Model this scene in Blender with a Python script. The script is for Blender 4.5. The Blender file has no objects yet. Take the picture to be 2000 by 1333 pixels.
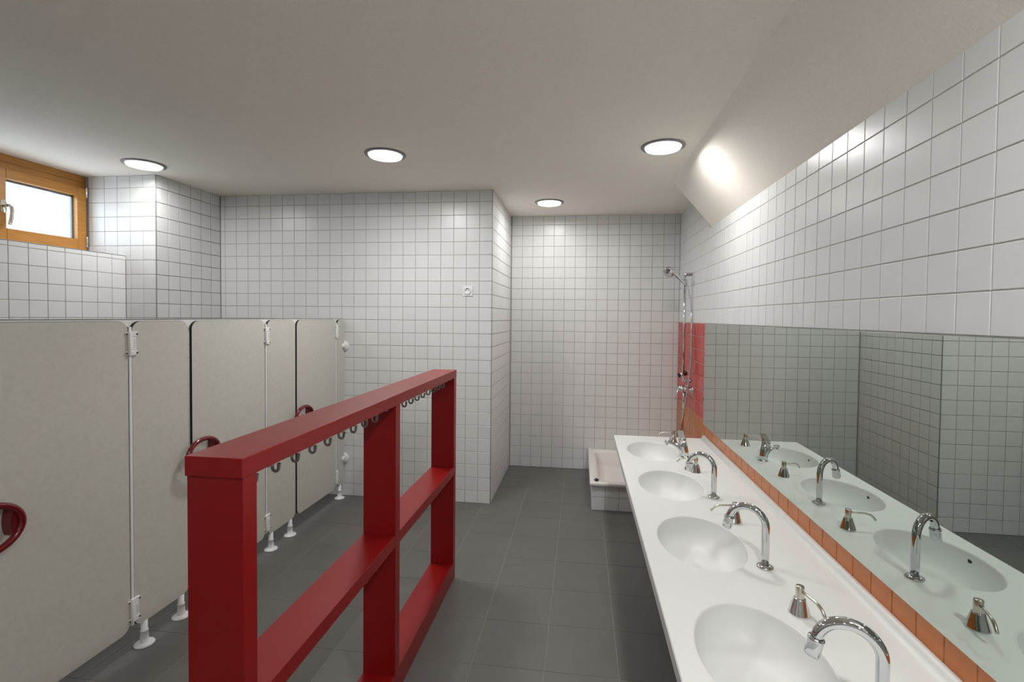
import bpy, math, random
from mathutils import Vector, Matrix
random.seed(7)
sc = bpy.context.scene
col = sc.collection

# ---------------------------------------------------------------- camera, world, exposure
F_PX, CX, CY = 948.8, 1012.3, 644.0
YAW, PITCH, ROLL, EYE = 0.129, 0.0257, 0.0102, 1.4283
cam_data = bpy.data.cameras.new('camera')
cam_data.sensor_fit = 'HORIZONTAL'
cam_data.sensor_width = 36.0
cam_data.lens = 36.0 * F_PX / 2000.0
cam_data.shift_x = -(CX - 1000.0) / 2000.0
cam_data.shift_y = (CY - 666.5) / 2000.0
cam_data.clip_start = 0.02
cam = bpy.data.objects.new('camera', cam_data)
col.objects.link(cam)
fw = Vector((-math.sin(YAW) * math.cos(PITCH), math.cos(YAW) * math.cos(PITCH), -math.sin(PITCH)))
rt = Vector((math.cos(YAW), math.sin(YAW), 0))
up = rt.cross(fw)
r2 = rt * math.cos(ROLL) + up * math.sin(ROLL)
u2 = -rt * math.sin(ROLL) + up * math.cos(ROLL)
m = Matrix((r2, u2, -fw)).transposed().to_4x4()
m.translation = Vector((0, 0, EYE))
cam.matrix_world = m
sc.camera = cam

world = bpy.data.worlds.new('overcast_sky')
sc.world = world
world.use_nodes = True
bg = world.node_tree.nodes['Background']
bg.inputs[0].default_value = (0.73, 0.85, 1.0, 1)
bg.inputs[1].default_value = 6.0

sc.view_settings.view_transform = 'Standard'
sc.view_settings.look = 'None'
sc.view_settings.gamma = 1.0
sc.view_settings.use_curve_mapping = False
sc.view_settings.exposure = 0.0
LAMP_W = 13.0
LAMP_SPREAD = 176
LAMP_COL = (1.0, 0.985, 0.965)

# ---------------------------------------------------------------- room numbers (metres)
T = 0.1                 # wall tile module
Z0 = 2.296              # height of the uppermost full joint
CEIL = 2.38
XR = 0.882              # right wall face
YA = 3.613              # back wall face
YB = 4.585              # shower recess back wall face
XA = -0.671             # recess side wall face
XL = -2.913             # left block face
XS = -3.15              # wall below the window
YJ = 3.01               # window niche jamb
XW = -3.44              # window front plane
SILL = 1.826
YREAR = -3.2
SOFX, SOFZ, SOFY = 0.617, 2.066, 3.51
XP = -1.845             # cubicle front
XM = 0.873              # mirror glass front

# ---------------------------------------------------------------- materials
def new_mat(name):
    mt = bpy.data.materials.new(name); mt.use_nodes = True
    nt = mt.node_tree
    return mt, nt, nt.nodes['Principled BSDF']

def mat(name, colr, rough=0.5, metal=0.0, noise=0.0, nscale=20.0, bump=0.0, bscale=60.0, tint=0.0, spec=0.5, rvar=0.0, coat=0.0):
    mt, nt, b = new_mat(name)
    N, L = nt.nodes, nt.links
    b.inputs['Base Color'].default_value = (*colr, 1)
    b.inputs['Roughness'].default_value = rough
    b.inputs['Metallic'].default_value = metal
    b.inputs['Specular IOR Level'].default_value = spec
    b.inputs['Coat Weight'].default_value = coat
    b.inputs['Coat Roughness'].default_value = 0.05
    geo = N.new('ShaderNodeNewGeometry')
    if noise > 0 or tint > 0:
        hsv = N.new('ShaderNodeHueSaturation'); hsv.inputs['Color'].default_value = (*colr, 1)
        add = N.new('ShaderNodeMath'); add.operation = 'MULTIPLY_ADD'
        n = N.new('ShaderNodeTexNoise'); n.inputs['Scale'].default_value = nscale; n.inputs['Detail'].default_value = 3
        L.new(geo.outputs['Position'], n.inputs['Vector'])
        mr = N.new('ShaderNodeMapRange')
        mr.inputs['From Min'].default_value = 0.3; mr.inputs['From Max'].default_value = 0.7
        mr.inputs['To Min'].default_value = 1 - noise; mr.inputs['To Max'].default_value = 1 + noise
        L.new(n.outputs['Fac'], mr.inputs['Value'])
        oi = N.new('ShaderNodeObjectInfo')
        sub = N.new('ShaderNodeMath'); sub.operation = 'SUBTRACT'; sub.inputs[1].default_value = 0.5
        L.new(oi.outputs['Random'], sub.inputs[0])
        L.new(sub.outputs[0], add.inputs[0]); add.inputs[1].default_value = 2 * tint
        L.new(mr.outputs[0], add.inputs[2])
        L.new(add.outputs[0], hsv.inputs['Value'])
        L.new(hsv.outputs[0], b.inputs['Base Color'])
    if rvar > 0:
        n3 = N.new('ShaderNodeTexNoise'); n3.inputs['Scale'].default_value = 3.0
        L.new(geo.outputs['Position'], n3.inputs['Vector'])
        m3 = N.new('ShaderNodeMapRange'); m3.inputs['To Min'].default_value = rough - rvar; m3.inputs['To Max'].default_value = rough + rvar
        L.new(n3.outputs['Fac'], m3.inputs['Value']); L.new(m3.outputs[0], b.inputs['Roughness'])
    if bump > 0:
        n2 = N.new('ShaderNodeTexNoise'); n2.inputs['Scale'].default_value = bscale; n2.inputs['Detail'].default_value = 2
        L.new(geo.outputs['Position'], n2.inputs['Vector'])
        bp = N.new('ShaderNodeBump'); bp.inputs['Strength'].default_value = bump; bp.inputs['Distance'].default_value = 0.002
        L.new(n2.outputs['Fac'], bp.inputs['Height']); L.new(bp.outputs[0], b.inputs['Normal'])
    return mt

M = {}
M['tile'] = mat('white_glazed_tile', (0.72, 0.725, 0.72), 0.30, noise=0.008, nscale=9, bump=0.10, bscale=45, tint=0.014)
M['red_tile'] = mat('red_glazed_tile', (0.50, 0.040, 0.028), 0.2, noise=0.03, bump=0.12, bscale=40, tint=0.04)
M['orange_tile'] = mat('orange_glazed_tile', (0.50, 0.140, 0.018), 0.22, noise=0.03, bump=0.12, bscale=40, tint=0.03)
M['grout'] = mat('wall_grout', (0.37, 0.355, 0.32), 0.9, noise=0.05)
M['light_grout'] = mat('light_wall_grout', (0.56, 0.54, 0.50), 0.9, noise=0.05)
M['floor_tile'] = mat('grey_floor_tile', (0.135, 0.130, 0.121), 0.42, noise=0.04, nscale=6, bump=0.1, bscale=200, tint=0.03, rvar=0.05)
M['floor_grout'] = mat('floor_grout', (0.27, 0.26, 0.21), 0.9, noise=0.08)
M['plaster'] = mat('ceiling_plaster', (0.88, 0.83, 0.755), 0.85, noise=0.02, nscale=90, bump=0.5, bscale=130)
M['trim'] = mat('edge_trim', (0.36, 0.37, 0.36), 0.35, metal=0.6)
M['red'] = mat('red_lacquer', (0.25, 0.004, 0.005), 0.34, noise=0.03, nscale=15, bump=0.06, bscale=250, spec=0.4)
M['hook'] = mat('grey_plastic', (0.27, 0.26, 0.245), 0.38, noise=0.05)
M['panel'] = mat('cream_laminate', (0.56, 0.55, 0.50), 0.33, noise=0.035, nscale=55, bump=0.1, bscale=180)
M['core'] = mat('black_laminate_core', (0.012, 0.012, 0.013), 0.5, noise=0.1)
M['white'] = mat('white_plastic', (0.80, 0.80, 0.80), 0.35, noise=0.01)
M['screw'] = mat('dark_screw', (0.10, 0.085, 0.06), 0.4, metal=0.6, noise=0.1)
M['handle'] = mat('dark_red_plastic', (0.15, 0.004, 0.009), 0.15, noise=0.02, coat=0.3)
M['chrome'] = mat('polished_chrome', (0.66, 0.67, 0.68), 0.03, metal=1.0, noise=0.01)
M['nickel'] = mat('brushed_nickel', (0.66, 0.63, 0.56), 0.22, metal=1.0, noise=0.03)
M['solid'] = mat('white_mineral_worktop', (0.79, 0.80, 0.79), 0.42, noise=0.008, nscale=400)
M['enamel'] = mat('white_enamel', (0.78, 0.765, 0.74), 0.1, noise=0.01, coat=0.3)
M['rubber'] = mat('black_rubber', (0.015, 0.013, 0.015), 0.45, noise=0.1)
M['dark'] = mat('dark_opening', (0.03, 0.03, 0.03), 0.6, noise=0.1)
M['gasket'] = mat('grey_gasket', (0.16, 0.19, 0.22), 0.5, noise=0.05)
M['lampring'] = mat('grey_lamp_ring', (0.20, 0.195, 0.20), 0.45, metal=0.2, noise=0.02)

# wood
mt, nt, b = new_mat('honey_pine'); N, L = nt.nodes, nt.links
tc = N.new('ShaderNodeNewGeometry'); mp = N.new('ShaderNodeMapping'); mp.inputs['Scale'].default_value = (60, 3, 60)
wn = N.new('ShaderNodeTexNoise'); wn.inputs['Scale'].default_value = 2.0; wn.inputs['Detail'].default_value = 5
cr = N.new('ShaderNodeValToRGB')
cr.color_ramp.elements[0].position = 0.3; cr.color_ramp.elements[0].color = (0.38, 0.155, 0.025, 1)
cr.color_ramp.elements[1].position = 0.7; cr.color_ramp.elements[1].color = (0.52, 0.24, 0.045, 1)
L.new(tc.outputs['Position'], mp.inputs['Vector']); L.new(mp.outputs[0], wn.inputs['Vector'])
L.new(wn.outputs['Fac'], cr.inputs[0]); L.new(cr.outputs[0], b.inputs['Base Color'])
b.inputs['Roughness'].default_value = 0.35
M['wood'] = mt

# mirror: silvered glass, slightly green
mt, nt, b = new_mat('green_tinted_mirror')
b.inputs['Base Color'].default_value = (0.56, 0.625, 0.585, 1); b.inputs['Metallic'].default_value = 1.0; b.inputs['Roughness'].default_value = 0.0
M['mirror'] = mt

# pane
mt = bpy.data.materials.new('window_glass'); mt.use_nodes = True
nt = mt.node_tree; nt.nodes.clear(); N, L = nt.nodes, nt.links
o = N.new('ShaderNodeOutputMaterial'); mx = N.new('ShaderNodeMixShader'); fr = N.new('ShaderNodeFresnel'); fr.inputs[0].default_value = 1.45
tr = N.new('ShaderNodeBsdfTransparent'); gl = N.new('ShaderNodeBsdfGlossy'); gl.inputs['Roughness'].default_value = 0.0
tr.inputs[0].default_value = (0.95, 0.97, 0.96, 1)
gb = N.new('ShaderNodeNewGeometry'); inv = N.new('ShaderNodeMath'); inv.operation = 'SUBTRACT'; inv.inputs[0].default_value = 1.0
mul = N.new('ShaderNodeMath'); mul.operation = 'MULTIPLY'
L.new(gb.outputs['Backfacing'], inv.inputs[1]); L.new(inv.outputs[0], mul.inputs[0]); L.new(fr.outputs[0], mul.inputs[1])
L.new(mul.outputs[0], mx.inputs[0]); L.new(tr.outputs[0], mx.inputs[1]); L.new(gl.outputs[0], mx.inputs[2]); L.new(mx.outputs[0], o.inputs[0])
M['glass'] = mt

# lamp diffuser
mt, nt, b = new_mat('glowing_diffuser')
b.inputs['Base Color'].default_value = (0.9, 0.9, 0.88, 1)
b.inputs['Emission Color'].default_value = (*LAMP_COL, 1); b.inputs['Emission Strength'].default_value = 4.0
M['lamp'] = mt

# ---------------------------------------------------------------- mesh helpers
class MB:
    def __init__(s): s.v = []; s.f = []; s.m = []; s.sm = []
    def add(s, vs, fs, mi=0, smooth=False):
        o = len(s.v); s.v += [tuple(v) for v in vs]
        s.f += [tuple(i + o for i in f) for f in fs]
        s.m += [mi] * len(fs); s.sm += [smooth] * len(fs)
        return s
    def box(s, x0, x1, y0, y1, z0, z1, b=0.0, mi=0):
        x0, x1 = min(x0, x1), max(x0, x1); y0, y1 = min(y0, y1), max(y0, y1); z0, z1 = min(z0, z1), max(z0, z1)
        if b <= 0:
            vs = [(x, y, z) for x in (x0, x1) for y in (y0, y1) for z in (z0, z1)]
            return s.add(vs, [(0, 1, 3, 2), (4, 6, 7, 5), (0, 4, 5, 1), (2, 3, 7, 6), (0, 2, 6, 4), (1, 5, 7, 3)], mi)
        b = min(b, (x1 - x0) / 2.01, (y1 - y0) / 2.01, (z1 - z0) / 2.01)
        vs = []; idx = {}
        for ix, X in enumerate((x0, x1)):
            for iy, Y in enumerate((y0, y1)):
                for iz, Z in enumerate((z0, z1)):
                    sx, sy, sz = (1, -1)[ix], (1, -1)[iy], (1, -1)[iz]
                    for a in range(3):
                        p = [X + sx * b, Y + sy * b, Z + sz * b]; p[a] = (X, Y, Z)[a]
                        idx[(ix, iy, iz, a)] = len(vs); vs.append(p)
        g = lambda x, y, z, a: idx[(x, y, z, a)]
        fs = [(g(0,0,0,0), g(0,0,1,0), g(0,1,1,0), g(0,1,0,0)), (g(1,0,0,0), g(1,1,0,0), g(1,1,1,0), g(1,0,1,0)),
              (g(0,0,0,1), g(1,0,0,1), g(1,0,1,1), g(0,0,1,1)), (g(0,1,0,1), g(0,1,1,1), g(1,1,1,1), g(1,1,0,1)),
              (g(0,0,0,2), g(0,1,0,2), g(1,1,0,2), g(1,0,0,2)), (g(0,0,1,2), g(1,0,1,2), g(1,1,1,2), g(0,1,1,2))]
        for i in (0, 1):
            for j in (0, 1):
                fs.append((g(0,i,j,1), g(1,i,j,1), g(1,i,j,2), g(0,i,j,2)))
                fs.append((g(i,0,j,0), g(i,1,j,0), g(i,1,j,2), g(i,0,j,2)))
                fs.append((g(i,j,0,0), g(i,j,1,0), g(i,j,1,1), g(i,j,0,1)))
                for k in (0, 1):
                    fs.append((g(i,j,k,0), g(i,j,k,1), g(i,j,k,2)))
        return s.add(vs, fs, mi)
    def lathe(s, prof, n=32, c=(0, 0, 0), axis=(0, 0, 1), mi=0, smooth=True, cap=True):
        a = Vector(axis).normalized()
        t = Vector((1, 0, 0)) if abs(a.x) < 0.9 else Vector((0, 1, 0))
        u = a.cross(t).normalized(); w = a.cross(u)
        c = Vector(c); vs = []
        for r, h in prof:
            for i in range(n):
                an = 2 * math.pi * i / n
                vs.append(c + a * h + (u * math.cos(an) + w * math.sin(an)) * r)
        fs = []
        for k in range(len(prof) - 1):
            for i in range(n):
                j = (i + 1) % n
                fs.append((k * n + i, k * n + j, (k + 1) * n + j, (k + 1) * n + i))
        s.add(vs, fs, mi, smooth)
        if cap:
            o = len(s.v) - len(vs)
            s.f.append(tuple(o + i for i in reversed(range(n)))); s.m.append(mi); s.sm.append(False)
            s.f.append(tuple(o + (len(prof) - 1) * n + i for i in range(n))); s.m.append(mi); s.sm.append(False)
        return s
    def tube(s, pts, rad, n=16, mi=0, closed=False, squash=None):
        P = [Vector(p) for p in pts]; k = len(P)
        R = rad if isinstance(rad, (list, tuple)) else [rad] * k
        tang = []
        for i in range(k):
            if closed: d = P[(i + 1) % k] - P[i - 1]
            else: d = P[min(i + 1, k - 1)] - P[max(i - 1, 0)]
            tang.append(d.normalized())
        t0 = tang[0]; ref = Vector((0, 0, 1)) if abs(t0.z) < 0.9 else Vector((1, 0, 0))
        u = (ref - t0 * ref.dot(t0)).normalized(); vs = []
        for i in range(k):
            u = (u - tang[i] * u.dot(tang[i])).normalized(); w = tang[i].cross(u)
            sq = squash[i] if squash else 1.0
            for j in range(n):
                an = 2 * math.pi * j / n
                vs.append(P[i] + (u * math.cos(an) * sq + w * math.sin(an)) * R[i])
        fs = []
        for i in range(k if closed else k - 1):
            for j in range(n):
                a, b_ = i * n, ((i + 1) % k) * n
                fs.append((a + j, a + (j + 1) % n, b_ + (j + 1) % n, b_ + j))
        s.add(vs, fs, mi, True)
        if not closed:
            o = len(s.v) - len(vs)
            s.f.append(tuple(o + j for j in reversed(range(n)))); s.m.append(mi); s.sm.append(False)
            s.f.append(tuple(o + (k - 1) * n + j for j in range(n))); s.m.append(mi); s.sm.append(False)
        return s
    def prism(s, poly, axis, a0, a1, mi=0, mi_side=None, smooth=False):
        """poly: 2-D loop in the two other axes (in xyz order); extruded along axis from a0 to a1"""
        def P(p, a):
            q = list(p); q.insert(axis, a); return q
        n = len(poly)
        vs = [P(p, a0) for p in poly] + [P(p, a1) for p in poly]
        s.add(vs, [tuple(range(n)), tuple(reversed(range(n, 2 * n)))], mi)
        o = len(s.v) - 2 * n
        for i in range(n):
            j = (i + 1) % n
            s.f.append((o + i, o + n + i, o + n + j, o + j)); s.m.append(mi if mi_side is None else mi_side); s.sm.append(smooth)
        return s
    def mesh(s, name, mats, recalc=True):
        me = bpy.data.meshes.new(name)
        me.from_pydata(s.v, [], s.f)
        for mm in (mats if isinstance(mats, (list, tuple)) else [mats]): me.materials.append(mm)
        me.polygons.foreach_set('material_index', s.m); me.polygons.foreach_set('use_smooth', s.sm)
        me.update()
        if recalc:
            import bmesh
            bm = bmesh.new(); bm.from_mesh(me); bmesh.ops.recalc_face_normals(bm, faces=bm.faces); bm.to_mesh(me); bm.free()
        return me
    def build(s, name, mats, parent=None, loc=(0, 0, 0)):
        """vertices are in world space; parent gets no transform surprises because loc is subtracted"""
        o = bpy.data.objects.new(name, s.mesh(name, mats)); col.objects.link(o)
        if parent: o.parent = parent
        o.location = loc
        return o

def tag(o, label=None, cat=None, group=None, kind=None):
    if label: o['label'] = label
    if cat: o['category'] = cat
    if group: o['group'] = group
    if kind: o['kind'] = kind
    return o

def empty(name, loc, label, cat, group=None, rz=0.0):
    o = bpy.data.objects.new(name, None); col.objects.link(o); o.location = loc; o.rotation_euler = (0, 0, rz)
    o.empty_display_size = 0.05
    return tag(o, label, cat, group)

def struct(name, mb, mats, label=None):
    o = mb.build(name, mats); o['kind'] = 'structure'
    if label: o['label'] = label
    return o

def dup(root):
    r = root.copy(); col.objects.link(r)
    for ch in list(root.children):
        c = ch.copy(); col.objects.link(c); c.parent = r
        for g in ch.children:
            d = g.copy(); col.objects.link(d); d.parent = c
    return r

def rrect(y0, y1, z0, z1, r, n=8, corners=(1, 1, 1, 1)):
    """rounded rectangle, corners: lower-y/lower-z, upper-y/lower-z, upper-y/upper-z, lower-y/upper-z"""
    pts = []
    for k, (cy, cz, a0) in enumerate(((y0, z0, 180), (y1, z0, 270), (y1, z1, 0), (y0, z1, 90))):
        if not corners[k]: pts.append((cy, cz)); continue
        ccy = cy + (r if cy == y0 else -r); ccz = cz + (r if cz == z0 else -r)
        for i in range(n + 1):
            a = math.radians(a0 + 90 * i / n); pts.append((ccy + r * math.cos(a), ccz + r * math.sin(a)))
    return pts

# ---------------------------------------------------------------- tiles
_tile_cache = {}
GAP, BEV, DEP = 0.0032, 0.0013, 0.006
def tile_geo(w, h, gap=GAP, bev=BEV, dep=DEP):
    a, b_ = w / 2 - gap / 2, h / 2 - gap / 2
    vs = [(-a, -b_, -dep), (a, -b_, -dep), (a, b_, -dep), (-a, b_, -dep),
          (-a, -b_, -bev * .8), (a, -b_, -bev * .8), (a, b_, -bev * .8), (-a, b_, -bev * .8),
          (-a + bev, -b_ + bev, 0), (a - bev, -b_ + bev, 0), (a - bev, b_ - bev, 0), (-a + bev, b_ - bev, 0)]
    fs = [(0, 1, 5, 4), (1, 2, 6, 5), (2, 3, 7, 6), (3, 0, 4, 7), (4, 5, 9, 8), (5, 6, 10, 9), (6, 7, 11, 10), (7, 4, 8, 11), (8, 9, 10, 11)]
    return vs, fs
def tile_mesh(w, h, mt_, key, gap=GAP, bev=BEV, dep=DEP):
    k = (round(w, 4), round(h, 4), key)
    if k not in _tile_cache:
        vs, fs = tile_geo(w, h, gap, bev, dep)
        _tile_cache[k] = MB().add(vs, fs).mesh('tile', mt_, recalc=False)
    return _tile_cache[k]

def to_px(p):
    d = Vector(p) - Vector((0, 0, EYE)); z = d.dot(fw)
    if z < 0.05: return None
    return CX + F_PX * d.dot(r2) / z, CY - F_PX * d.dot(u2) / z, z

def cuts(a0, a1, joint, step=T):
    """intervals of the joint grid between a0 and a1"""
    k = math.ceil((a0 - joint) / step - 1e-6); xs = [a0]
    x = joint + k * step
    while x < a1 - 1e-6:
        if x > a0 + 1e-6: xs.append(x)
        x += step
    xs.append(a1)
    out = [(p, q) for p, q in zip(xs[:-1], xs[1:])]
    return [i for i in out if i[1] - i[0] > 0.008]

def lay_tiles(parent, U, V, Nn, plane, us, vs_, pick, gap=GAP, bev=BEV, dep=DEP, tilt=0.0022, name='tile', cap=300):
    """U,V,Nn unit axes; plane = offset along Nn of the glazed face; pick(u,v)->(material,key) or None"""
    U, V, Nn = Vector(U), Vector(V), Vector(Nn)
    items = []
    for (u0, u1) in us:
        for (v0, v1) in vs_:
            r = pick((u0 + u1) / 2, (v0 + v1) / 2, (u0, u1, v0, v1))
            if r is None: continue
            c = U * ((u0 + u1) / 2) + V * ((v0 + v1) / 2) + Nn * plane
            q = to_px(c); s = 0
            if q and -60 < q[0] < 2060 and -60 < q[1] < 1393:
                s = abs((c - Vector((0, 0, EYE))).normalized().dot(Nn)) / q[2] ** 2
            items.append((s, c, u1 - u0, v1 - v0, r))
    items.sort(key=lambda i: -i[0])
    rest = {}
    for n_, (s, c, w, h, (mt_, key)) in enumerate(items):
        rx, ry = random.gauss(0, tilt), random.gauss(0, tilt)
        Mx = Matrix((U, V, Nn)).transposed().to_4x4()
        Mx = Matrix.Translation(c) @ Mx @ Matrix.Rotation(rx, 4, 'X') @ Matrix.Rotation(ry, 4, 'Y')
        if s > 0 and n_ < cap:
            o = bpy.data.objects.new(name, tile_mesh(w, h, mt_, key + name, gap, bev, dep)); col.objects.link(o)
            o.parent = parent; o.matrix_local = Mx
        else:
            tv, tf = tile_geo(w, h, gap, bev, dep)
            rest.setdefault(key, (MB(), mt_))[0].add([Mx @ Vector(p) for p in tv], tf)
    if rest:
        mb = MB(); mats = []
        for i, (k, (m_, mt_)) in enumerate(rest.items()):
            mats.append(mt_); mb.add(m_.v, m_.f, i)
        me = mb.mesh('tile_field', mats, recalc=False)
        o = bpy.data.objects.new('tile_field', me); col.objects.link(o); o.parent = parent; o['kind'] = 'stuff'

W = lambda u, v, r: (M['tile'], 'w')
rows = cuts(0.0, CEIL, Z0 - 23 * T)
D = 0.0024  # grout lies this far behind the glazed face

# ---------------------------------------------------------------- the shell
fl = struct('floor', MB().box(XW - 0.1, XR + 0.1, YREAR - 0.1, YB + 0.1, -0.12, -0.0015), M['floor_grout'])
FJX, FJY, FT = 0.167, 1.922, 0.2985
lay_tiles(fl, (1, 0, 0), (0, 1, 0), (0, 0, 1), 0.0, cuts(XS, XR, FJX, FT), cuts(YREAR, YB, FJY, FT),
          lambda u, v, r: None if (v > YA and u < XA) or (v > YJ and u < XL) else (M['floor_tile'], 'fl'), gap=0.0035, bev=0.0005, dep=0.006, tilt=0.0006)

struct('ceiling', MB().box(XW - 0.1, XR + 0.1, YREAR - 0.1, YB + 0.1, CEIL, CEIL + 0.15), M['plaster'])
struct('ceiling_soffit', MB().prism([(SOFX, CEIL), (XR + 0.003, SOFZ - 0.0035), (XR + 0.003, CEIL)], 1, YREAR, SOFY), M['plaster'])

wb = struct('wall_back', MB().box(XL - 0.2, XA - D, YA + D, YB + 0.1, 0, CEIL), M['grout'])
lay_tiles(wb, (1, 0, 0), (0, 0, 1), (0, -1, 0), -YA, cuts(XL + 0.003, XA, XA), rows, W)

ws = struct('wall_shower_back', MB().box(XA - D, XR + D, YB + D, YB + 0.1, 0, CEIL), M['grout'])
lay_tiles(ws, (1, 0, 0), (0, 0, 1), (0, -1, 0), -YB, cuts(XA + 0.003, XR, -0.5634), rows, W)

wsd = struct('wall_shower_side', MB().box(XA - D - 0.02, XA - D, YA + D, YB, 0, CEIL), M['grout'])
lay_tiles(wsd, (0, 1, 0), (0, 0, 1), (1, 0, 0), XA, cuts(YA, YB, YA), rows, W)

wr = struct('wall_right', MB().box(XR + D, XR + 0.12, YREAR, YB + 0.1, 0, CEIL), M['light_grout'])
MIR_Y1, MIR_Z0, MIR_Z1, MIR_Y0 = 3.603, 0.673, 1.3945, -0.60
def right_pick(u, v, r):
    if r[1] < 3.59 and r[3] < MIR_Z1 + 0.01 and r[2] > MIR_Z0 + 0.02 and u > MIR_Y0: return None
    if u < SOFY - 0.02 and v > SOFZ: return None
    if v < MIR_Z1 and u > 3.58 and v > 0.696: return (M['red_tile'], 'r')
    if v < 0.70: return (M['orange_tile'], 'o')
    return (M['tile'], 'w')
jy = 1.1815
rr = cuts(0, SOFZ, Z0 - 23 * T)
lay_tiles(wr, (0, 1, 0), (0, 0, 1), (-1, 0, 0), -XR, cuts(YREAR, 3.5815, jy), rr, right_pick)
lay_tiles(wr, (0, 1, 0), (0, 0, 1), (-1, 0, 0), -XR, cuts(3.5815, YB, jy), rows, right_pick, cap=0 if False else 260)

# left: wall below window, jamb, block beside it
wl = struct('wall_left', MB().box(XS - 0.3, XS - D, YREAR, YJ + 0.02, 0, SILL - 0.003), M['grout'])
lay_tiles(wl, (0, 1, 0), (0, 0, 1), (1, 0, 0), XS, cuts(YREAR, YJ, YJ), cuts(0, SILL - 0.002, Z0 - 23 * T), W, cap=200)
lay_tiles(wl, (0, 1, 0), (1, 0, 0), (0, 0, 1), SILL, cuts(YREAR, YJ, YJ), cuts(XW, XS, XS), W, cap=0)
wj = struct('wall_window_jamb', MB().box(XW - 0.3, XL - D, YJ + D, YA + 0.1, 0, CEIL), M['grout'])
lay_tiles(wj, (1, 0, 0), (0, 0, 1), (0, -1, 0), -YJ, cuts(XS + 0.0005, XL, XL), cuts(0, 1.796, Z0 - 23 * T), W, cap=140)
lay_tiles(wj, (1, 0, 0), (0, 0, 1), (0, -1, 0), -YJ, cuts(XW, XL, XL), cuts(1.796, CEIL, Z0 - 23 * T), W, cap=140)
wk = struct('wall_left_return', MB().box(XL - D - 0.02, XL - D, YJ + D, YA + D, 0, CEIL), M['grout'])
lay_tiles(wk, (0, 1, 0), (0, 0, 1), (1, 0, 0), XL, cuts(YJ, YA, YA), rows, W)

wf = struct('wall_front', MB().box(XW - 0.3, XR + 0.1, YREAR - 0.1, YREAR - D, 0, CEIL), M['grout'])
lay_tiles(wf, (1, 0, 0), (0, 0, 1), (0, 1, 0), YREAR, cuts(XW, XR, XR), rows, W, cap=0)

# metal edge trims on the outer corners
struct('trim_1', MB().box(XA - 0.004, XA + 0.0012, YA - 0.0012, YA + 0.006, 0, CEIL, 0.001), M['trim'])
struct('trim_2', MB().box(XL - 0.005, XL + 0.0012, YJ - 0.0012, YJ + 0.006, 0, CEIL, 0.001), M['trim'])
struct('trim_3', MB().box(XS - 0.006, XS + 0.0012, YREAR, YJ, SILL - 0.002, SILL + 0.002, 0.001), M['trim'])

# ---------------------------------------------------------------- windows
def window(n, sashes, y_lo, y_hi, detail):
    """sashes: list of (y0, y1, hinge_side)"""
    top, bot = CEIL, SILL
    root = bpy.data.objects.new('window_%d' % n, None); col.objects.link(root); root['kind'] = 'structure'
    root['label'] = ('wooden window with bright pane high in the left wall' if detail else 'wooden window further along the left wall')
    x = XW
    MB().box(x - 0.02, x - 0.09, y_lo, y_hi, 2.335, top, 0.002).build('head_board', M['wood'], root)
    f = MB()
    f.box(x - 0.025, x - 0.085, y_lo, y_hi, 2.285, 2.338, 0.003)
    f.box(x - 0.025, x - 0.085, y_lo, y_hi, bot - 0.005, 1.862, 0.003)
    f.box(x - 0.025, x - 0.085, y_hi - 0.03, y_hi, 1.862, 2.285, 0.003)
    f.box(x - 0.025, x - 0.085, y_lo, y_lo + 0.03, 1.862, 2.285, 0.003)
    f.build('window_frame', M['wood'], root)
    z0, z1 = 1.850, 2.290
    for (a, b_, hs) in sashes:
        s = bpy.data.objects.new('sash', None); col.objects.link(s); s.parent = root
        st, tp, bt = 0.060, 0.058, 0.083
        MB().box(x, x - 0.055, a, a + st, z0, z1, 0.003).build('stile', M['wood'], s)
        MB().box(x, x - 0.055, b_ - st, b_, z0, z1, 0.003).build('stile', M['wood'], s)
        MB().box(x - 0.0006, x - 0.055, a + st, b_ - st, z1 - tp, z1, 0.002).build('rail', M['wood'], s)
        MB().box(x - 0.0006, x - 0.055, a + st, b_ - st, z0, z0 + bt, 0.002).build('rail', M['wood'], s)
        MB().box(x - 0.030, x - 0.036, a + st - 0.01, b_ - st + 0.01, z0 + bt - 0.01, z1 - tp + 0.01).build('pane', M['glass'], s)
        g = MB()   # glazing gasket round the pane
        for (p, q, r_, t) in ((a + st, b_ - st, z1 - tp - 0.012, z1 - tp), (a + st, b_ - st, z0 + bt, z0 + bt + 0.006),
                              (a + st, a + st + 0.006, z0 + bt, z1 - tp), (b_ - st - 0.010, b_ - st, z0 + bt, z1 - tp)):
            g.box(x - 0.037, x - 0.05, p, q, r_, t)
        g.build('gasket', M['gasket'], s)
        hy = b_ + 0.003 if hs > 0 else a - 0.003
        for hz in (2.225, 1.885):
            MB().lathe([(0.0065, 0), (0.008, 0.004), (0.008, 0.07), (0.0065, 0.074)], 16, (x + 0.004, hy - 0.006 * hs, hz)).build('hinge', M['nickel'], s)
        ky = a + 0.038 if hs > 0 else b_ - 0.038
        h = MB()
        h.prism(rrect(ky - 0.016, ky + 0.016, 2.022, 2.098, 0.014), 0, x, x + 0.010)
        h.lathe([(0.009, 0), (0.009, 0.032)], 20, (x + 0.008, ky, 2.062), (1, 0, 0))
        e = 1 if hs > 0 else -1
        h.tube([(x + 0.040, ky - 0.004 * e, 2.064), (x + 0.042, ky + 0.010 * e, 2.064), (x + 0.042, ky + 0.016 * e, 2.058), (x + 0.041, ky + 0.020 * e, 2.042),
                (x + 0.039, ky + 0.020 * e, 2.005), (x + 0.037, ky + 0.015 * e, 1.972), (x + 0.036, ky + 0.011 * e, 1.950)],
               [0.009, 0.010, 0.010, 0.010, 0.010, 0.010, 0.009], 16)
        h.build('handle', M['nickel'], s)
    return root
window(1, [(2.46, 2.997, 1), (1.92, 2.457, -1)], 1.885, YJ, True)
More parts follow.
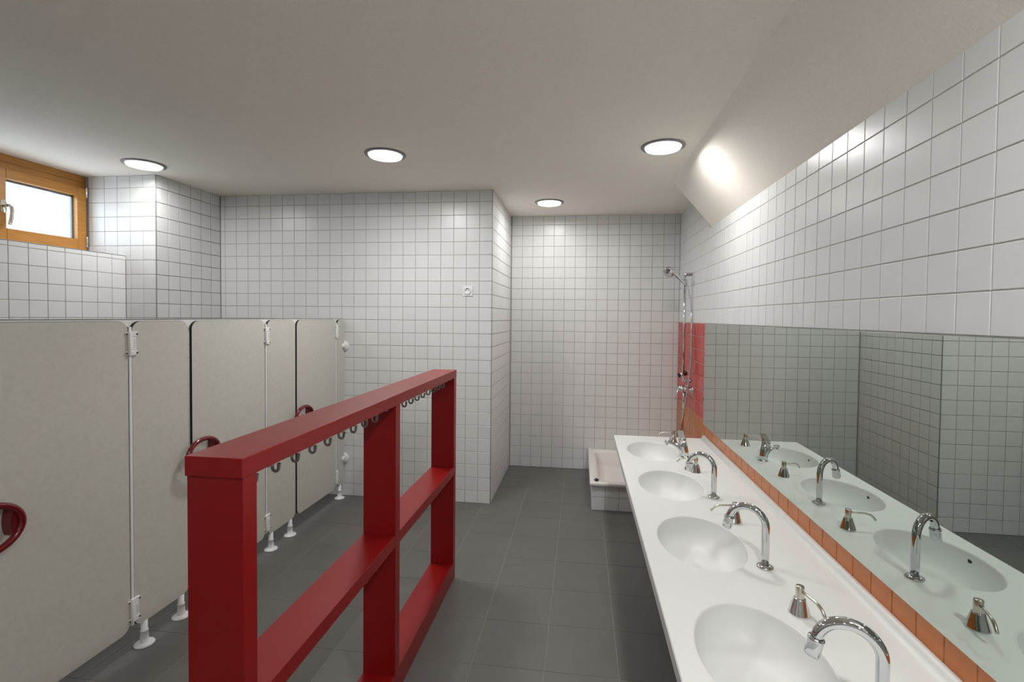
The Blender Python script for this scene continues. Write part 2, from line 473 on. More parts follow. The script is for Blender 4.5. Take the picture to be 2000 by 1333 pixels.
window(2, [(0.36, 0.90, 1), (-0.18, 0.357, -1)], -0.215, 0.935, False)
# masonry of the outer wall round the windows
out = MB()
for (a, b_) in ((0.935, 1.885), (YREAR, -0.215)):
    out.box(XW - 0.3, XW - 0.004, a, b_, SILL - 0.003, CEIL)
struct('wall_window_piers', out, M['plaster'])
for (a, b_) in ((1.885, YJ), (-0.215, 0.935)):
    ld = bpy.data.lights.new('window_portal', 'AREA'); ld.shape = 'RECTANGLE'; ld.size = b_ - a + 0.02; ld.size_y = 0.60
    ld.cycles.is_portal = True
    lo = bpy.data.objects.new('window_portal', ld); col.objects.link(lo)
    lo.location = (XW - 0.315, (a + b_) / 2, 2.09)
    lo.rotation_euler = Matrix(((0, 0, -1), (1, 0, 0), (0, -1, 0))).to_euler()   # -Z looks along +X

# ---------------------------------------------------------------- ceiling lights
def ceiling_light(x, y, label, group=None, watts=1.0):
    z = CEIL
    o = empty('ceiling_light', (x, y, z), label, 'ceiling light', group)
    MB().lathe([(0.119, 0.0), (0.119, -0.003), (0.116, -0.006), (0.101, -0.009), (0.097, -0.005), (0.097, 0.0)], 48, cap=False).build('rim', M['lampring'], o)
    MB().lathe([(0.0955, 0.0), (0.0955, -0.011), (0.093, -0.016), (0.080, -0.019), (0.0, -0.019)], 48, cap=False).build('diffuser', M['lamp'], o)
    ld = bpy.data.lights.new('lamp', 'AREA'); ld.shape = 'DISK'; ld.size = 0.18; ld.energy = LAMP_W * watts; ld.color = LAMP_COL; ld.spread = math.radians(LAMP_SPREAD)
    lo = bpy.data.objects.new('lamp', ld); col.objects.link(lo); lo.parent = o; lo.location = (0, 0, -0.0205)
    return o
ceiling_light(-2.78, 2.79, 'round ceiling light near the wooden window above the toilet cubicles', None, 0.47)
ceiling_light(-1.16, 2.765, 'round ceiling light above the far end of the red coat frame', None, 1.05)
ceiling_light(0.434, 2.788, 'round ceiling light beside the sloping soffit above the washbasins', None, 0.66)
ceiling_light(-0.276, 4.04, 'round ceiling light in the shower recess, smallest in view', None, 0.50)
ceiling_light(0.434, 0.25, 'round ceiling light overhead between the viewpoint and the washbasins', None, 1.4)
for xx, side in ((-2.6, 'nearest the window wall'), (-1.16, 'in the middle of the row'), (0.434, 'nearest the mirror wall')):
    ceiling_light(xx, -2.0, 'ceiling light in the rear row behind the viewpoint, ' + side, 'ceiling lights behind the viewpoint', 0.6)

# ---------------------------------------------------------------- toilet cubicle front
part = empty('toilet_partition', (XP, 2.3, 0), 'long cream laminate toilet cubicle front with three doors on white feet', 'partition')
PL = Vector((XP, 2.3, 0))
def pbuild(mb, name, mats, parent=part):
    """world-space mesh placed under a part whose origin sits at PL"""
    mb.v = [(x - PL.x, y - PL.y, z - PL.z) for x, y, z in mb.v]
    o = bpy.data.objects.new(name, mb.mesh(name, mats)); col.objects.link(o); o.parent = parent
    return o
ZT, ZB, TH = 1.3945, 0.102, 0.013
doors = [(1.225, 1.769, (1, 1, 1, 1)), (2.098, 2.640, (1, 1, 1, 1)), (2.962, 3.470, (1, 1, 1, 1))]
fixed = [(1.786, 2.078), (2.658, 2.946), (3.490, 3.602)]
fixed_near = (0.905, 1.205)
prev_door = (0.33, 0.888)
def panel_mb(a, b_):
    mb = MB()
    pl = rrect(a, b_, ZB, ZT, 0.042)
    pin = rrect(a + 0.0012, b_ - 0.0012, ZB + 0.0012, ZT - 0.0012, 0.041)
    n = len(pl)
    x0, x1, e = XP, XP - TH, 0.001
    vs = [(x0, *p) for p in pin] + [(x0 - e, *p) for p in pl] + [(x1 + e, *p) for p in pl] + [(x1, *p) for p in pin]
    mb.add(vs, [tuple(range(n)), tuple(reversed(range(3 * n, 4 * n)))], 0)
    for k in range(3):
        for i in range(n):
            j = (i + 1) % n
            mb.f.append((k * n + i, k * n + j, (k + 1) * n + j, (k + 1) * n + i)); mb.m.append(1 if k == 1 else 1); mb.sm.append(False)
    return mb
for (a, b_) in fixed + [fixed_near]:
    pbuild(panel_mb(a, b_), 'fixed_panel', [M['panel'], M['core']])
for (a, b_, _) in doors + [prev_door + (0,)]:
    d = pbuild(panel_mb(a, b_), 'door', [M['panel'], M['core']])
    # oval ring handle crossing the gap, with its foot plate
    cy, cz, ra, rb, xo = a + 0.030, 0.7475, 0.099, 0.0745, XP + 0.036
    h = MB()
    h.tube([(xo, cy + ra * math.cos(t), cz + rb * math.sin(t)) for t in [2 * math.pi * i / 56 for i in range(56)]], 0.0108, 14, closed=True)
    outer = [(cy + (ra) * math.cos(t), cz + (rb) * math.sin(t)) for t in [math.radians(g_) for g_ in range(-38, 53, 7)]]
    inner = [(cy + 0.073 + 0.006 * math.cos(t * 2.2 + math.pi), cz + 0.052 * math.sin(t * 1.2)) for t in [math.radians(g_) for g_ in range(-42, 56, 7)]]
    h.prism(outer + inner[::-1], 0, XP, xo - 0.001)
    pbuild(h, 'handle', M['handle'], d)
# head rail behind the panels
rl = MB().box(XP - TH - 0.001, XP - TH - 0.028, 0.3, YA - 0.001, 1.352, 1.402, 0.002)
pbuild(rl, 'head_rail', M['white'])
pbuild(MB().box(XP - TH + 0.001, XP - TH - 0.030, 0.3, YA - 0.001, 1.4015, 1.4045), 'rail_cap', M['trim'])
# hinge strips and hinges
for (a, b_, _) in doors:
    y = b_ + 0.008
    pbuild(MB().box(XP - TH, XP + 0.0012, y - 0.0040, y + 0.0088, 0.12, 1.372, 0.001), 'hinge_strip', M['white'])
    for (z0, z1, kn) in ((1.252, 1.352, 0), (0.135, 0.235, 1)):
        hb = MB()
        hb.box(XP - 0.0005, XP + 0.0075, y - 0.002, y + 0.030, z0, z0 + 0.022, 0.002)
        hb.box(XP - 0.0005, XP + 0.0075, y - 0.002, y + 0.024, z0 + 0.023, z1 - 0.023, 0.002)
        hb.box(XP - 0.0005, XP + 0.0075, y - 0.002, y + 0.030, z1 - 0.022, z1, 0.002)
        hb.lathe([(0.0055, 0), (0.0065, 0.002), (0.0065, z1 - z0 - 0.002), (0.0055, z1 - z0)], 16, (XP + 0.004, y - 0.004, z0))
        hb.box(XP - 0.0005, XP + 0.004, y - 0.020, y - 0.004, z0 + 0.004, z0 + 0.018, 0.001)
        hb.box(XP - 0.0005, XP + 0.004, y - 0.020, y - 0.004, z1 - 0.018, z1 - 0.004, 0.001)
        hg = pbuild(hb, 'hinge', M['white'])
        pbuild(MB().box(XP + 0.0075, XP + 0.0079, y + 0.0145, y + 0.0155, z0 + 0.032, z1 - 0.034), 'maker_mark', M['gasket'], hg)
        for sy, sz in ((-0.016, z0 + 0.011), (-0.016, z1 - 0.011), (0.027, z0 + 0.011), (0.027, z1 - 0.011)):
            xs_ = XP + (0.0075 if sy > 0 else 0.004)
            pbuild(MB().lathe([(0.0042, 0), (0.0042, 0.001), (0.003, 0.002)], 12, (xs_, y + sy, sz), (1, 0, 0)), 'screw', M['screw'], hg)
# feet
for fy in (0.95, 1.16, 1.838, 2.032, 2.700, 2.895, 3.545):
    f = MB()
    c = (XP - TH / 2, fy, 0)
    f.lathe([(0.037, 0), (0.0385, 0.003), (0.037, 0.007), (0.020, 0.0135), (0.0165, 0.0145), (0.0150, 0.060), (0.0155, 0.0605), (0.0155, 0.064), (0.0125, 0.065), (0.0125, ZB + 0.002)], 28, c)
    pbuild(f, 'foot', M['white'])
# wall clamps
for hz in (1.188, 0.300):
    k = MB()
    k.lathe([(0.041, 0.0), (0.041, 0.006), (0.038, 0.010), (0.020, 0.012)], 32, (XP - TH / 2 + 0.002, YA, hz), (0, -1, 0))
    k.lathe([(0.016, 0.0), (0.019, 0.004), (0.019, 0.040), (0.016, 0.045)], 28, (XP - TH - 0.016, YA - 0.030, hz), (1, 0, 0))
    k.box(XP - TH - 0.006, XP + 0.006, YA - 0.034, YA - 0.004, hz - 0.014, hz + 0.014, 0.003)
    k.lathe([(0.014, 0.0), (0.013, 0.001)], 24, (XP - TH - 0.016 + 0.0452, YA - 0.030, hz), (1, 0, 0))
    pbuild(k, 'wall_clamp', M['white'])

# ---------------------------------------------------------------- red coat frame
rk = empty('coat_rack', (-0.731, 1.72, 0), 'free-standing bright red coat hook frame with two rows of grey hooks', 'coat rack')
PL = Vector((-0.731, 1.72, 0))
bx0, bx1, by0, by1 = -0.7955, -0.667, 0.8835, 2.562
pbuild(MB().box(bx0, bx1, by0, by1, 1.0985, 1.1395, 0.0012), 'top_board', M['red'], rk)
posts = [(by0 + 0.003, by0 + 0.0455), (1.696, 1.7395), (2.5165, 2.5605)]
for (a, b_) in posts:
    pbuild(MB().box(bx0 + 0.003, bx1 - 0.0012, a, b_, 0.0, 1.0983, 0.0008), 'post', M['red'], rk)
for (a, b_) in ((posts[0][1], posts[1][0]), (posts[1][1], posts[2][0])):
    pbuild(MB().box(bx0 + 0.004, bx1 - 0.0014, a, b_, 0.575, 0.6185, 0.0008), 'middle_board', M['red'], rk)
    pbuild(MB().box(bx0 + 0.004, bx1 - 0.0014, a, b_, 0.004, 0.0950, 0.0008), 'bottom_board', M['red'], rk)
hook_mb = MB()
hook_mb.prism(rrect(-0.013, 0.047, -0.010, 0.010, 0.009), 2, -0.0045, 0.0)
hp = [(-0.0083, 0, -0.003), (-0.0083, 0, -0.022), (-0.0083, 0, -0.034)]
for i in range(1, 11):
    a = math.pi + math.pi * i / 10
    hp.append((0.0083 * math.cos(a), 0, -0.0355 + 0.0083 * math.sin(a)))
hp += [(0.0088, 0, -0.030), (0.0096, 0, -0.0235)]
hook_mb.tube(hp, [0.0036] * (len(hp) - 3) + [0.0039, 0.0042, 0.0040], 12)
hook_mesh = hook_mb.mesh('hook', M['hook'])
hook_ys = [0.985 + 0.0797 * i for i in range(9)] + [1.912 + 0.0788 * i for i in range(8)]
hook_ys = [1.065 + 0.0797 * i for i in range(9)] + [1.912 + 0.0788 * i for i in range(8)]
hook_ys[:0] = [0.985]
for zz in (1.0985, 0.575):
    for hy in hook_ys:
        o = bpy.data.objects.new('hook', hook_mesh); col.objects.link(o); o.parent = rk
        o.location = (-0.718 + 0.731, hy - 1.72, zz); o.rotation_euler = (0, 0, random.gauss(0, 0.05))

# ---------------------------------------------------------------- washbasin counter
CZ, CT = 0.575, 0.040
cx0, cx1, cy0, cy1 = 0.245, XR - 0.001, -0.62, 3.588
ct = empty('washbasin_counter', (0.56, 1.5, 0.535), 'long white mineral worktop with oval moulded basins below the mirror', 'washbasin')
PL = Vector((0.56, 1.5, 0.535))
basins = [3.205, 2.565, 1.925, 1.280]
bcx, brx, bry, bdep = 0.466, 0.157, 0.228, 0.115
NB = 72
top = MB()
xe = 0.848
bounds = [cy1] + [(basins[i] + basins[i + 1]) / 2 for i in range(3)] + [0.96]
e0 = 0.003
for i, by in enumerate(basins):
    yb0, yb1 = bounds[i + 1], bounds[i]
    if i == 0: yb1 -= e0
    X0, X1 = cx0 + e0, xe
    ring, rect = [], []
    for k in range(NB):
        t = 2 * math.pi * k / NB
        dx, dy = math.cos(t), math.sin(t)
        ring.append((bcx + (brx + 0.006) * dx, by + (bry + 0.006) * dy, CZ))
        # ray to the rectangle in ellipse-scaled space
        ex, ey = dx * brx, dy * bry
        s = min([(X1 - bcx) / ex if ex > 1e-9 else 1e9, (X0 - bcx) / ex if ex < -1e-9 else 1e9, (yb1 - by) / ey if ey > 1e-9 else 1e9, (yb0 - by) / ey if ey < -1e-9 else 1e9])
        rect.append([bcx + ex * s, by + ey * s, CZ])
    # snap nearest ring samples onto the corners
    for cxx in (X0, X1):
        for cyy in (yb0, yb1):
            j = min(range(NB), key=lambda q: (rect[q][0] - cxx) ** 2 + (rect[q][1] - cyy) ** 2); rect[j] = [cxx, cyy, CZ]
    vs = ring + rect
    top.add(vs, [(k, (k + 1) % NB, NB + (k + 1) % NB, NB + k) for k in range(NB)])
top.add([(cx0 + e0, cy0, CZ), (xe, cy0, CZ), (xe, 0.96, CZ), (cx0 + e0, 0.96, CZ)], [(0, 1, 2, 3)])
# front edge with eased arris, far end, underside
top.add([(cx0 + e0, cy0, CZ), (cx0 + e0, cy1 - e0, CZ), (cx0, cy1, CZ - e0), (cx0, cy0, CZ - e0)], [(0, 1, 2, 3)])
top.add([(cx0, cy0, CZ - e0), (cx0, cy1, CZ - e0), (cx0, cy1, CZ - CT), (cx0, cy0, CZ - CT)], [(0, 1, 2, 3)])
top.add([(cx0 + e0, cy1 - e0, CZ), (xe, cy1 - e0, CZ), (xe, cy1, CZ - e0), (cx0, cy1, CZ - e0)], [(0, 1, 2, 3)])
top.add([(cx0, cy1, CZ - e0), (cx1, cy1, CZ - e0), (cx1, cy1, CZ - CT), (cx0, cy1, CZ - CT)], [(0, 1, 2, 3)])
top.add([(cx0, cy0, CZ), (cx1, cy0, CZ), (cx1, cy0, CZ - CT), (cx0, cy0, CZ - CT)], [(0, 1, 2, 3)])
# underside strips around the bowls
for (xa, xb) in ((cx0, bcx - brx - 0.012), (bcx + brx + 0.012, cx1)):
    top.add([(xa, cy0, CZ - CT), (xb, cy0, CZ - CT), (xb, cy1, CZ - CT), (xa, cy1, CZ - CT)], [(0, 1, 2, 3)])
pbuild(top, 'worktop', M['solid'], ct)
# coved upstand
prof = [(xe, CZ - 0.004), (xe, CZ)]
for i in range(1, 8):
    a = math.radians(90 * i / 8); prof.append((xe + 0.016 * math.sin(a), CZ + 0.016 * (1 - math.cos(a))))
prof += [(xe + 0.0175, CZ + 0.021), (xe + 0.0205, CZ + 0.0245), (XR - 0.0005, CZ + 0.0250), (XR - 0.0005, CZ - 0.004)]
pbuild(MB().prism(prof, 1, cy0, cy1, smooth=True), 'upstand', M['solid'], ct)
for by in basins:
    bw = MB(); vs = []; levels = []
    # rounded lip then a bowl
    for a in range(0, 5):
        t = math.radians(90 * a / 4)
        levels.append((0.006 * (1 - math.sin(t)), -0.006 * (1 - math.cos(t))))
    Nr = 14
    for q in range(1, Nr + 1):
        u = q / Nr
        s_ = math.cos(u * math.pi / 2) ** 0.40 if u < 1 else 0.0
        levels.append((None, (s_, -0.006 - (bdep - 0.006) * (math.sin(u * math.pi / 2) ** 1.15))))
    for off, zz in levels:
        for k in range(NB):
            t = 2 * math.pi * k / NB
            if off is not None:
                vs.append((bcx + (brx + off) * math.cos(t), by + (bry + off) * math.sin(t), CZ + zz))
            else:
                s_, z_ = zz; s_ = max(s_, 0.001)
                vs.append((bcx + brx * s_ * math.cos(t), by + bry * s_ * math.sin(t), CZ + z_))
    fs = [(q * NB + k, q * NB + (k + 1) % NB, (q + 1) * NB + (k + 1) % NB, (q + 1) * NB + k) for q in range(len(levels) - 1) for k in range(NB)]
    bw.add(vs, fs, 0, True)
    bs = pbuild(bw, 'basin', M['solid'], ct)
    md = bs.modifiers.new('thick', 'SOLIDIFY'); md.thickness = 0.008; md.offset = 1.0
    ang = math.radians(168)
    px, py = bcx + brx * 0.981 * math.cos(ang), by + bry * 0.981 * math.sin(ang)
    ov = MB().lathe([(0.0, 0.0010), (0.0055, 0.0010), (0.0062, -0.002)], 20, (px, py, CZ - 0.031), (1.0, 0.15, 0.12), cap=False)
    ov.v = [(x, py + (y - py) * 1.9, z) for x, y, z in ov.v]
    pbuild(ov, 'overflow_hole', M['dark'], bs)

# ---------------------------------------------------------------- mirror
mr = empty('mirror', (XM, 1.5, MIR_Z0), 'long frameless wall mirror above the washbasin counter', 'mirror')
PL = Vector((XM, 1.5, MIR_Z0))
pbuild(MB().box(XM, XM + 0.004, MIR_Y0, MIR_Y1, MIR_Z0, MIR_Z1, 0.0008), 'glass', M['mirror'], mr)
pbuild(MB().box(XM + 0.0041, XR - 0.0002, MIR_Y0 + 0.002, MIR_Y1 - 0.002, MIR_Z0 + 0.001, MIR_Z1 - 0.001), 'backing', M['gasket'], mr)

# ---------------------------------------------------------------- taps
def swan_tap(y, label, rz):
    r = empty('tap', (0.638, y, CZ), label, 'tap', 'swan-neck taps on the washbasin counter', rz)
    MB().lathe([(0.0275, 0), (0.0282, 0.002), (0.0265, 0.0065), (0.0180, 0.0095), (0.0145, 0.010)], 36).build('flange', M['chrome'], r)
    st = 0.136; R = 0.060
    p = [(0, 0, 0.008), (0, 0, 0.05), (0, 0, 0.10), (0, 0, st - 0.01), (0, 0, st)]
    for i in range(1, 21):
        a = math.radians(172 * i / 20); p.append((-R + R * math.cos(a), 0, st + R * math.sin(a)))
    MB().tube(p, 0.0128, 24).build('spout', M['chrome'], r)
    e = Vector(p[-1]); d = (Vector(p[-1]) - Vector(p[-2])).normalized()
    a = MB().lathe([(0.0132, -0.004), (0.0168, -0.002), (0.0176, 0.0), (0.0176, 0.004), (0.0168, 0.005), (0.0172, 0.034), (0.0160, 0.041), (0.0120, 0.0415), (0.0115, 0.039), (0.0, 0.039)], 28, e, d, cap=False)
    ao = a.build('aerator', M['chrome'], r)
    MB().box(e.x - 0.0190, e.x - 0.0150, -0.0050, 0.0050, e.z - 0.036, e.z - 0.010, 0.0015).build('sensor', M['chrome'], ao)
    return r
swan_tap(1.094, 'swan-neck chrome tap nearest the camera, cut by the lower edge of the photo', math.radians(-24))
swan_tap(1.748, 'swan-neck chrome tap, second from the lower edge of the photo', math.radians(-33))
swan_tap(2.403, 'swan-neck chrome tap farthest from the camera, next to the lever mixer', math.radians(-33))

# lever mixer on the fourth basin
mx_ = empty('lever_mixer', (0.643, 3.085, CZ), 'short chrome single-lever basin mixer on the farthest basin', 'tap', None, math.radians(-30))
b1 = MB()
b1.tube([(0.004, 0, 0.002), (0.000, 0, 0.03), (-0.007, 0, 0.062), (-0.016, 0, 0.096)], [0.0252, 0.0240, 0.0230, 0.0228], 32)
b1.lathe([(0.0285, 0), (0.0285, 0.002), (0.0260, 0.0045)], 32, (0.004, 0, 0))
b1.build('body', M['chrome'], mx_)
MB().tube([(0.000, 0, 0.030), (-0.022, 0, 0.048), (-0.046, 0, 0.063), (-0.074, 0, 0.072), (-0.104, 0, 0.0755), (-0.124, 0, 0.0745)],
          [0.022, 0.0185, 0.0145, 0.0118, 0.0110, 0.0098], 20).build('spout', M['chrome'], mx_)
MB().lathe([(0.0088, 0), (0.0092, 0.002), (0.0092, 0.012)], 20, (-0.114, 0, 0.057)).build('aerator', M['chrome'], mx_)
cp = MB().lathe([(0.0228, 0), (0.0242, 0.003), (0.0242, 0.014), (0.0225, 0.018), (0.0, 0.019)], 32, (-0.016, 0, 0.0965), (-0.2, 0, 1), cap=False).build('cartridge_cap', M['chrome'], mx_)
lv = MB().prism([(-0.0215, 0.002), (-0.0225, 0.010), (-0.010, 0.016), (0.018, 0.028), (0.040, 0.040), (0.046, 0.040), (0.043, 0.033), (0.023, 0.016), (0.0215, 0.002)], 0, -0.018, 0.018)
lo_ = lv.build('lever', M['chrome'], mx_, (-0.020, 0, 0.1115))
lo_.rotation_euler = (0, 0, math.radians(30))
bv = lo_.modifiers.new('soft', 'BEVEL'); bv.width = 0.005; bv.segments = 3; bv.limit_method = 'ANGLE'

# soap dispensers
def dispenser(x, y, label, rz):
    r = empty('soap_dispenser', (x, y, CZ), label, 'soap dispenser', 'built-in soap dispensers on the counter', rz)
    MB().lathe([(0.0295, 0), (0.0300, 0.0015), (0.0288, 0.004), (0.0165, 0.043), (0.0155, 0.0455), (0.0120, 0.046)], 36).build('collar', M['chrome'], r)
    MB().lathe([(0.0118, 0.044), (0.0118, 0.0785), (0.0110, 0.0805), (0.0, 0.0805)], 28, cap=False).build('pump_head', M['nickel'], r)
    MB().tube([(0, 0, 0.069), (-0.03, 0, 0.069), (-0.060, 0, 0.0685), (-0.075, 0, 0.066), (-0.088, 0, 0.058), (-0.096, 0, 0.048), (-0.099, 0, 0.043)],
              [0.0040, 0.0040, 0.0042, 0.0048, 0.0048, 0.0048, 0.0048], 14).build('spout', M['nickel'], r)
    return r
dispenser(0.640, 1.486, 'soap dispenser whose spout points towards the camera, nearest of the four', math.radians(105))
dispenser(0.652, 2.128, 'soap dispenser behind the second swan-neck tap from the lower edge of the photo', math.radians(5))
dispenser(0.642, 2.790, 'soap dispenser behind the farthest swan-neck tap, beside the mixer', math.radians(-20))
dispenser(0.636, 3.435, 'soap dispenser behind the lever mixer, farthest of the four', math.radians(0))

# ---------------------------------------------------------------- socket
sk = empty('power_socket', (-0.859, YA, 1.622), 'white square wall socket on the tiled back wall', 'power socket')
PL = Vector((-0.859, YA, 1.622))
s = MB()
hw = 0.0405
# frame plate with stepped edge
s.prism([(-0.859 + a, 1.622 + b_) for a, b_ in rrect(-hw, hw, -hw, hw, 0.004)], 1, YA, YA - 0.003)
s.prism([(-0.859 + a, 1.622 + b_) for a, b_ in rrect(-hw + .003, hw - .003, -hw + .003, hw - .003, 0.003)], 1, YA - 0.003, YA - 0.006)
pbuild(s, 'frame', M['white'], sk)
s = MB()
s.lathe([(0.0265, 0.0), (0.0255, 0.0080), (0.0225, 0.0085), (0.0205, 0.0005), (0.0, 0.0005)], 36, (-0.859, YA - 0.006, 1.622), (0, -1, 0), cap=False)
io = pbuild(s, 'insert', M['white'], sk)
for dx in (-0.0095, 0.0095):
    pbuild(MB().lathe([(0.0028, 0), (0.0028, 0.0008)], 12, (-0.859 + dx, YA - 0.0065, 1.622), (0, -1, 0)), 'pin_hole', M['dark'], io)
for dz in (-0.018, 0.018):
    pbuild(MB().box(-0.8610, -0.8570, YA - 0.0120, YA - 0.0060, 1.622 + dz - 0.003, 1.622 + dz + 0.003), 'earth_clip', M['nickel'], io)

# ---------------------------------------------------------------- shower tray
tr_ = empty('shower_tray', (0.48, 4.1, 0), 'white enamelled shower tray raised on a tiled plinth in the corner', 'shower tray')
PL = Vector((0.48, 4.1, 0))
tx0, tx1, ty0, ty1, tz = 0.077, XR - 0.002, 3.602, YB - 0.002, 0.208
tm = MB()
def rr_pts(x0, x1, y0, y1, r, n=6): return rrect(x0, x1, y0, y1, r, n)
loops = []
for (ins, zz, rad) in ((0.006, tz - 0.028, 0.010), (0.0, tz - 0.026, 0.012), (0.0, tz - 0.008, 0.012), (0.003, tz - 0.002, 0.012), (0.008, tz, 0.012)):
    loops.append([(a, b_, zz) for a, b_ in rr_pts(tx0 + ins, tx1 - ins, ty0 + ins, ty1 - ins, rad)])
for (ins, zz, rad) in ((0.052, tz, 0.050), (0.058, tz - 0.003, 0.050), (0.064, tz - 0.010, 0.052), (0.088, tz - 0.100, 0.06), (0.100, tz - 0.113, 0.06), (0.125, tz - 0.118, 0.06)):
    loops.append([(a, b_, zz) for a, b_ in rr_pts(tx0 + ins, tx1 - ins, ty0 + ins, ty1 - ins - (0.06 if ins > .05 else 0), rad)])
n = len(loops[0]); vs = [p for l_ in loops for p in l_]
tm.add(vs, [(k * n + i, k * n + (i + 1) % n, (k + 1) * n + (i + 1) % n, (k + 1) * n + i) for k in range(len(loops) - 1) for i in range(n)] + [tuple((len(loops) - 1) * n + i for i in range(n))], 0, True)
pbuild(tm, 'basin', M['enamel'], tr_)
ax, ay = 0.092, 3.617
pl_ = pbuild(MB().box(ax + D, tx1, ay + D, ay + 0.03, 0, tz - 0.028).box(ax + D, ax + 0.03, ay + D, ty1, 0, tz - 0.028), 'plinth', M['grout'], tr_)
def lay_local(parent, U, V, Nn, plane, us, vs_):
    U, V, Nn = Vector(U), Vector(V), Vector(Nn)
    for (u0, u1) in us:
        for (v0, v1) in vs_:
            c = U * ((u0 + u1) / 2) + V * ((v0 + v1) / 2) + Nn * plane - PL
            o = bpy.data.objects.new('tile', tile_mesh(u1 - u0, v1 - v0, M['tile'], 'wtile')); col.objects.link(o)
            o.parent = parent; o.matrix_local = Matrix.Translation(c) @ Matrix((U, V, Nn)).transposed().to_4x4()
lay_local(pl_, (1, 0, 0), (0, 0, 1), (0, -1, 0), -ay, cuts(ax, tx1, ax), [(0, 0.098), (0.098, tz - 0.029)])
lay_local(pl_, (0, 1, 0), (0, 0, 1), (-1, 0, 0), -ax, cuts(ay, ty1, ay), [(0, 0.098), (0.098, tz - 0.029)])
sp = empty('drain_plug', (0.128, 3.655, tz), 'small black rubber plug lying on the near corner of the shower tray', 'drain plug')
MB().lathe([(0.013, 0), (0.0165, 0.005), (0.017, 0.010), (0.015, 0.012), (0.005, 0.0125)], 24).build('plug', M['rubber'], sp)
MB().tube([(-0.006, 0, 0.012), (-0.005, 0, 0.018), (0, 0, 0.021), (0.005, 0, 0.018), (0.006, 0, 0.012)], 0.0018, 8).build('ring', M['rubber'], sp)

# ---------------------------------------------------------------- shower fittings
BX, BY = 0.826, 4.075
sr = empty('shower_rail', (BX, BY, 0.9), 'vertical chrome shower rail fixed to the right wall beside the red tiles', 'shower rail')
PL = Vector((BX, BY, 0.9))
pbuild(MB().lathe([(0.0095, 0), (0.0095, 0.86)], 20, (BX, BY, 0.925)), 'bar', M['chrome'], sr)
pbuild(MB().lathe([(0.0125, -0.008), (0.0135, -0.006), (0.0135, 0.050), (0.016, 0.052), (0.016, 0.056)], 24, (BX, BY, 1.785), (1, 0, 0)), 'upper_bracket', M['chrome'], sr)
pbuild(MB().lathe([(0.0105, -0.006), (0.0115, -0.004), (0.0115, 0.050), (0.015, 0.052), (0.015, 0.056)], 24, (BX, BY, 0.925), (1, 0, 0)), 'lower_bracket', M['chrome'], sr)
sl = MB()
sl.lathe([(0.012, -0.020), (0.017, -0.017), (0.017, 0.017), (0.012, 0.020)], 24, (BX, BY, 1.722))
sl.lathe([(0.010, 0), (0.013, 0.004), (0.013, 0.018), (0.010, 0.022)], 20, (BX, BY - 0.012, 1.722), (0, -1, 0))
pbuild(sl, 'slider', M['chrome'], sr)
kn = MB().lathe([(0.014, 0.0), (0.014, 0.040)], 24, (BX - 0.032, BY - 0.02, 0.972), (1, 0.1, 0.32))
ko = pbuild(kn, 'soap_holder_clamp', M['nickel'], sr)
kb = MB().lathe([(0.016, -0.014), (0.0185, -0.010), (0.0185, 0.0)], 24, (BX - 0.032, BY - 0.02, 0.972), (1, 0.1, 0.32))
pbuild(kb, 'clamp_knob', M['rubber'], ko)
kb = MB().lathe([(0.0185, 0.040), (0.0185, 0.052), (0.013, 0.060)], 24, (BX - 0.032, BY - 0.02, 0.972), (1, 0.1, 0.32))
pbuild(kb, 'clamp_knob', M['rubber'], ko)

hs = empty('hand_shower', (BX, BY, 1.70), 'chrome hand shower with hose held at the top of the rail', 'hand shower')
PL = Vector((BX, BY, 1.70))
hd = Vector((0.688, 4.030, 1.800)); ax_ = Vector((-0.40, -0.62, -0.68)).normalized()
pbuild(MB().lathe([(0.0, -0.040), (0.018, -0.038), (0.034, -0.029), (0.044, -0.014), (0.048, 0.0), (0.0475, 0.008), (0.043, 0.013), (0.0, 0.015)], 36, hd, ax_, cap=False), 'shower_head', M['chrome'], hs)
pbuild(MB().tube([tuple(hd - ax_ * 0.016), (0.728, 4.036, 1.796), (0.770, 4.038, 1.757), (0.806, 4.042, 1.722), (0.838, 4.045, 1.690)], [0.0180, 0.0150, 0.0138, 0.0128, 0.0095], 18), 'handle', M['chrome'], hs)
hz_pts = [(0.838, 4.045, 1.690), (0.846, 4.042, 1.665), (0.860, 4.035, 1.60), (0.868, 4.02, 1.50), (0.869, 4.0, 1.38), (0.868, 3.99, 1.25), (0.866, 3.98, 1.12), (0.858, 3.985, 1.00),
          (0.846, 3.995, 0.88), (0.830, 4.0, 0.76), (0.812, 4.0, 0.64), (0.800, 4.0, 0.54), (0.792, 4.0, 0.46), (0.796, 4.01, 0.41), (0.808, 4.03, 0.40), (0.818, 4.05, 0.45), (0.824, 4.06, 0.55), (0.826, 4.06, 0.64)]
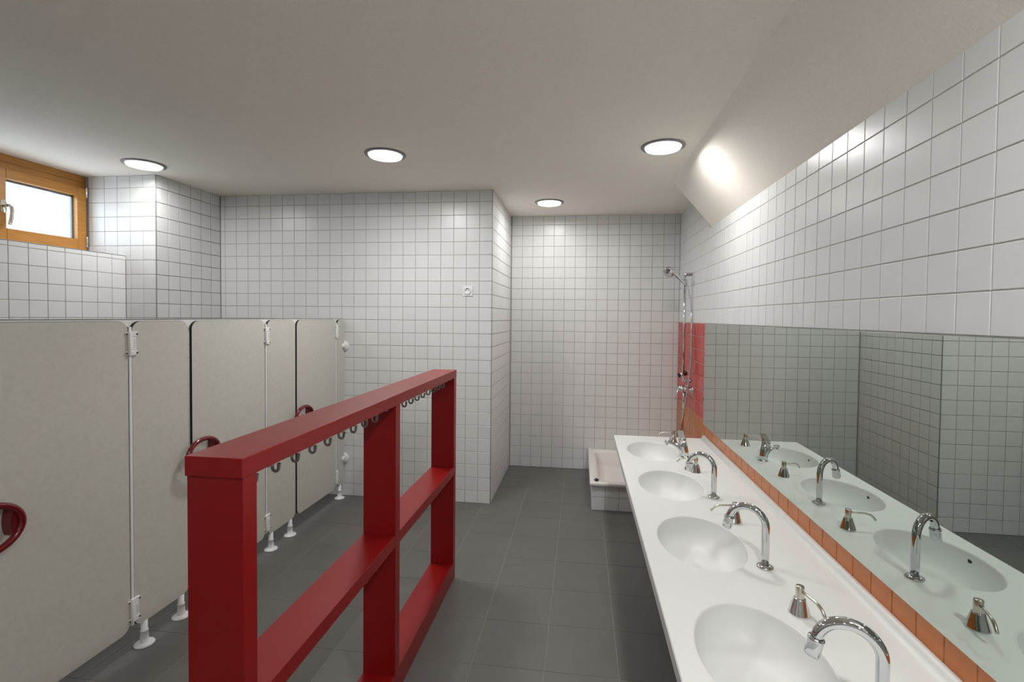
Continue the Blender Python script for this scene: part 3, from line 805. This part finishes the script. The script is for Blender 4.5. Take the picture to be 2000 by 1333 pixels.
# smooth the hose by Catmull-Rom
def smooth(P, k=5):
    P = [Vector(p) for p in P]; out_ = []
    for i in range(len(P) - 1):
        p0, p1, p2, p3 = P[max(i - 1, 0)], P[i], P[i + 1], P[min(i + 2, len(P) - 1)]
        for j in range(k):
            t = j / k
            out_.append(0.5 * ((2 * p1) + (p2 - p0) * t + (2 * p0 - 5 * p1 + 4 * p2 - p3) * t * t + (3 * p1 - p0 - 3 * p2 + p3) * t ** 3))
    out_.append(P[-1]); return out_
hsm = smooth(hz_pts, 12)
pbuild(MB().tube(hsm, [0.0068 + 0.0007 * (i % 2) for i in range(len(hsm))], 12), 'hose', M['chrome'], hs)
pbuild(MB().lathe([(0.0085, 0), (0.0125, 0.008), (0.0125, 0.045), (0.0095, 0.055)], 20, (0.826, 4.06, 0.63)), 'hose_nut', M['chrome'], hs)

sm_ = empty('shower_mixer', (XR, 4.06, 0.86), 'chrome single-lever shower mixer on the red tiles', 'shower mixer')
PL = Vector((XR, 4.06, 0.86))
b2 = MB()
b2.lathe([(0.030, 0), (0.030, 0.003), (0.020, 0.010), (0.016, 0.012), (0.016, 0.030)], 24, (XR, 4.135, 0.862), (-1, 0, 0))
b2.lathe([(0.030, 0), (0.030, 0.003), (0.020, 0.010), (0.016, 0.012), (0.016, 0.030)], 24, (XR, 3.985, 0.862), (-1, 0, 0))
b2.lathe([(0.018, 0), (0.021, 0.004), (0.021, 0.176), (0.018, 0.180)], 24, (XR - 0.042, 3.970, 0.862), (0, 1, 0))
b2.lathe([(0.024, 0), (0.024, 0.030), (0.022, 0.036)], 24, (XR - 0.042, 4.06, 0.862), (-1, 0, 0))
b2.lathe([(0.012, 0), (0.012, 0.160)], 20, (XR - 0.050, 4.06, 0.700))
pbuild(b2, 'body', M['chrome'], sm_)
l2 = MB()
l2.lathe([(0.022, 0), (0.022, 0.014), (0.016, 0.020), (0, 0.021)], 24, (XR - 0.078, 4.06, 0.862), (-1, 0, 0), cap=False)
l2.tube([(XR - 0.092, 4.06, 0.862), (XR - 0.104, 4.058, 0.835), (XR - 0.114, 4.055, 0.80), (XR - 0.122, 4.052, 0.772)], [0.013, 0.012, 0.011, 0.009], 16, squash=[0.6, 0.5, 0.45, 0.4])
pbuild(l2, 'lever', M['chrome'], sm_)
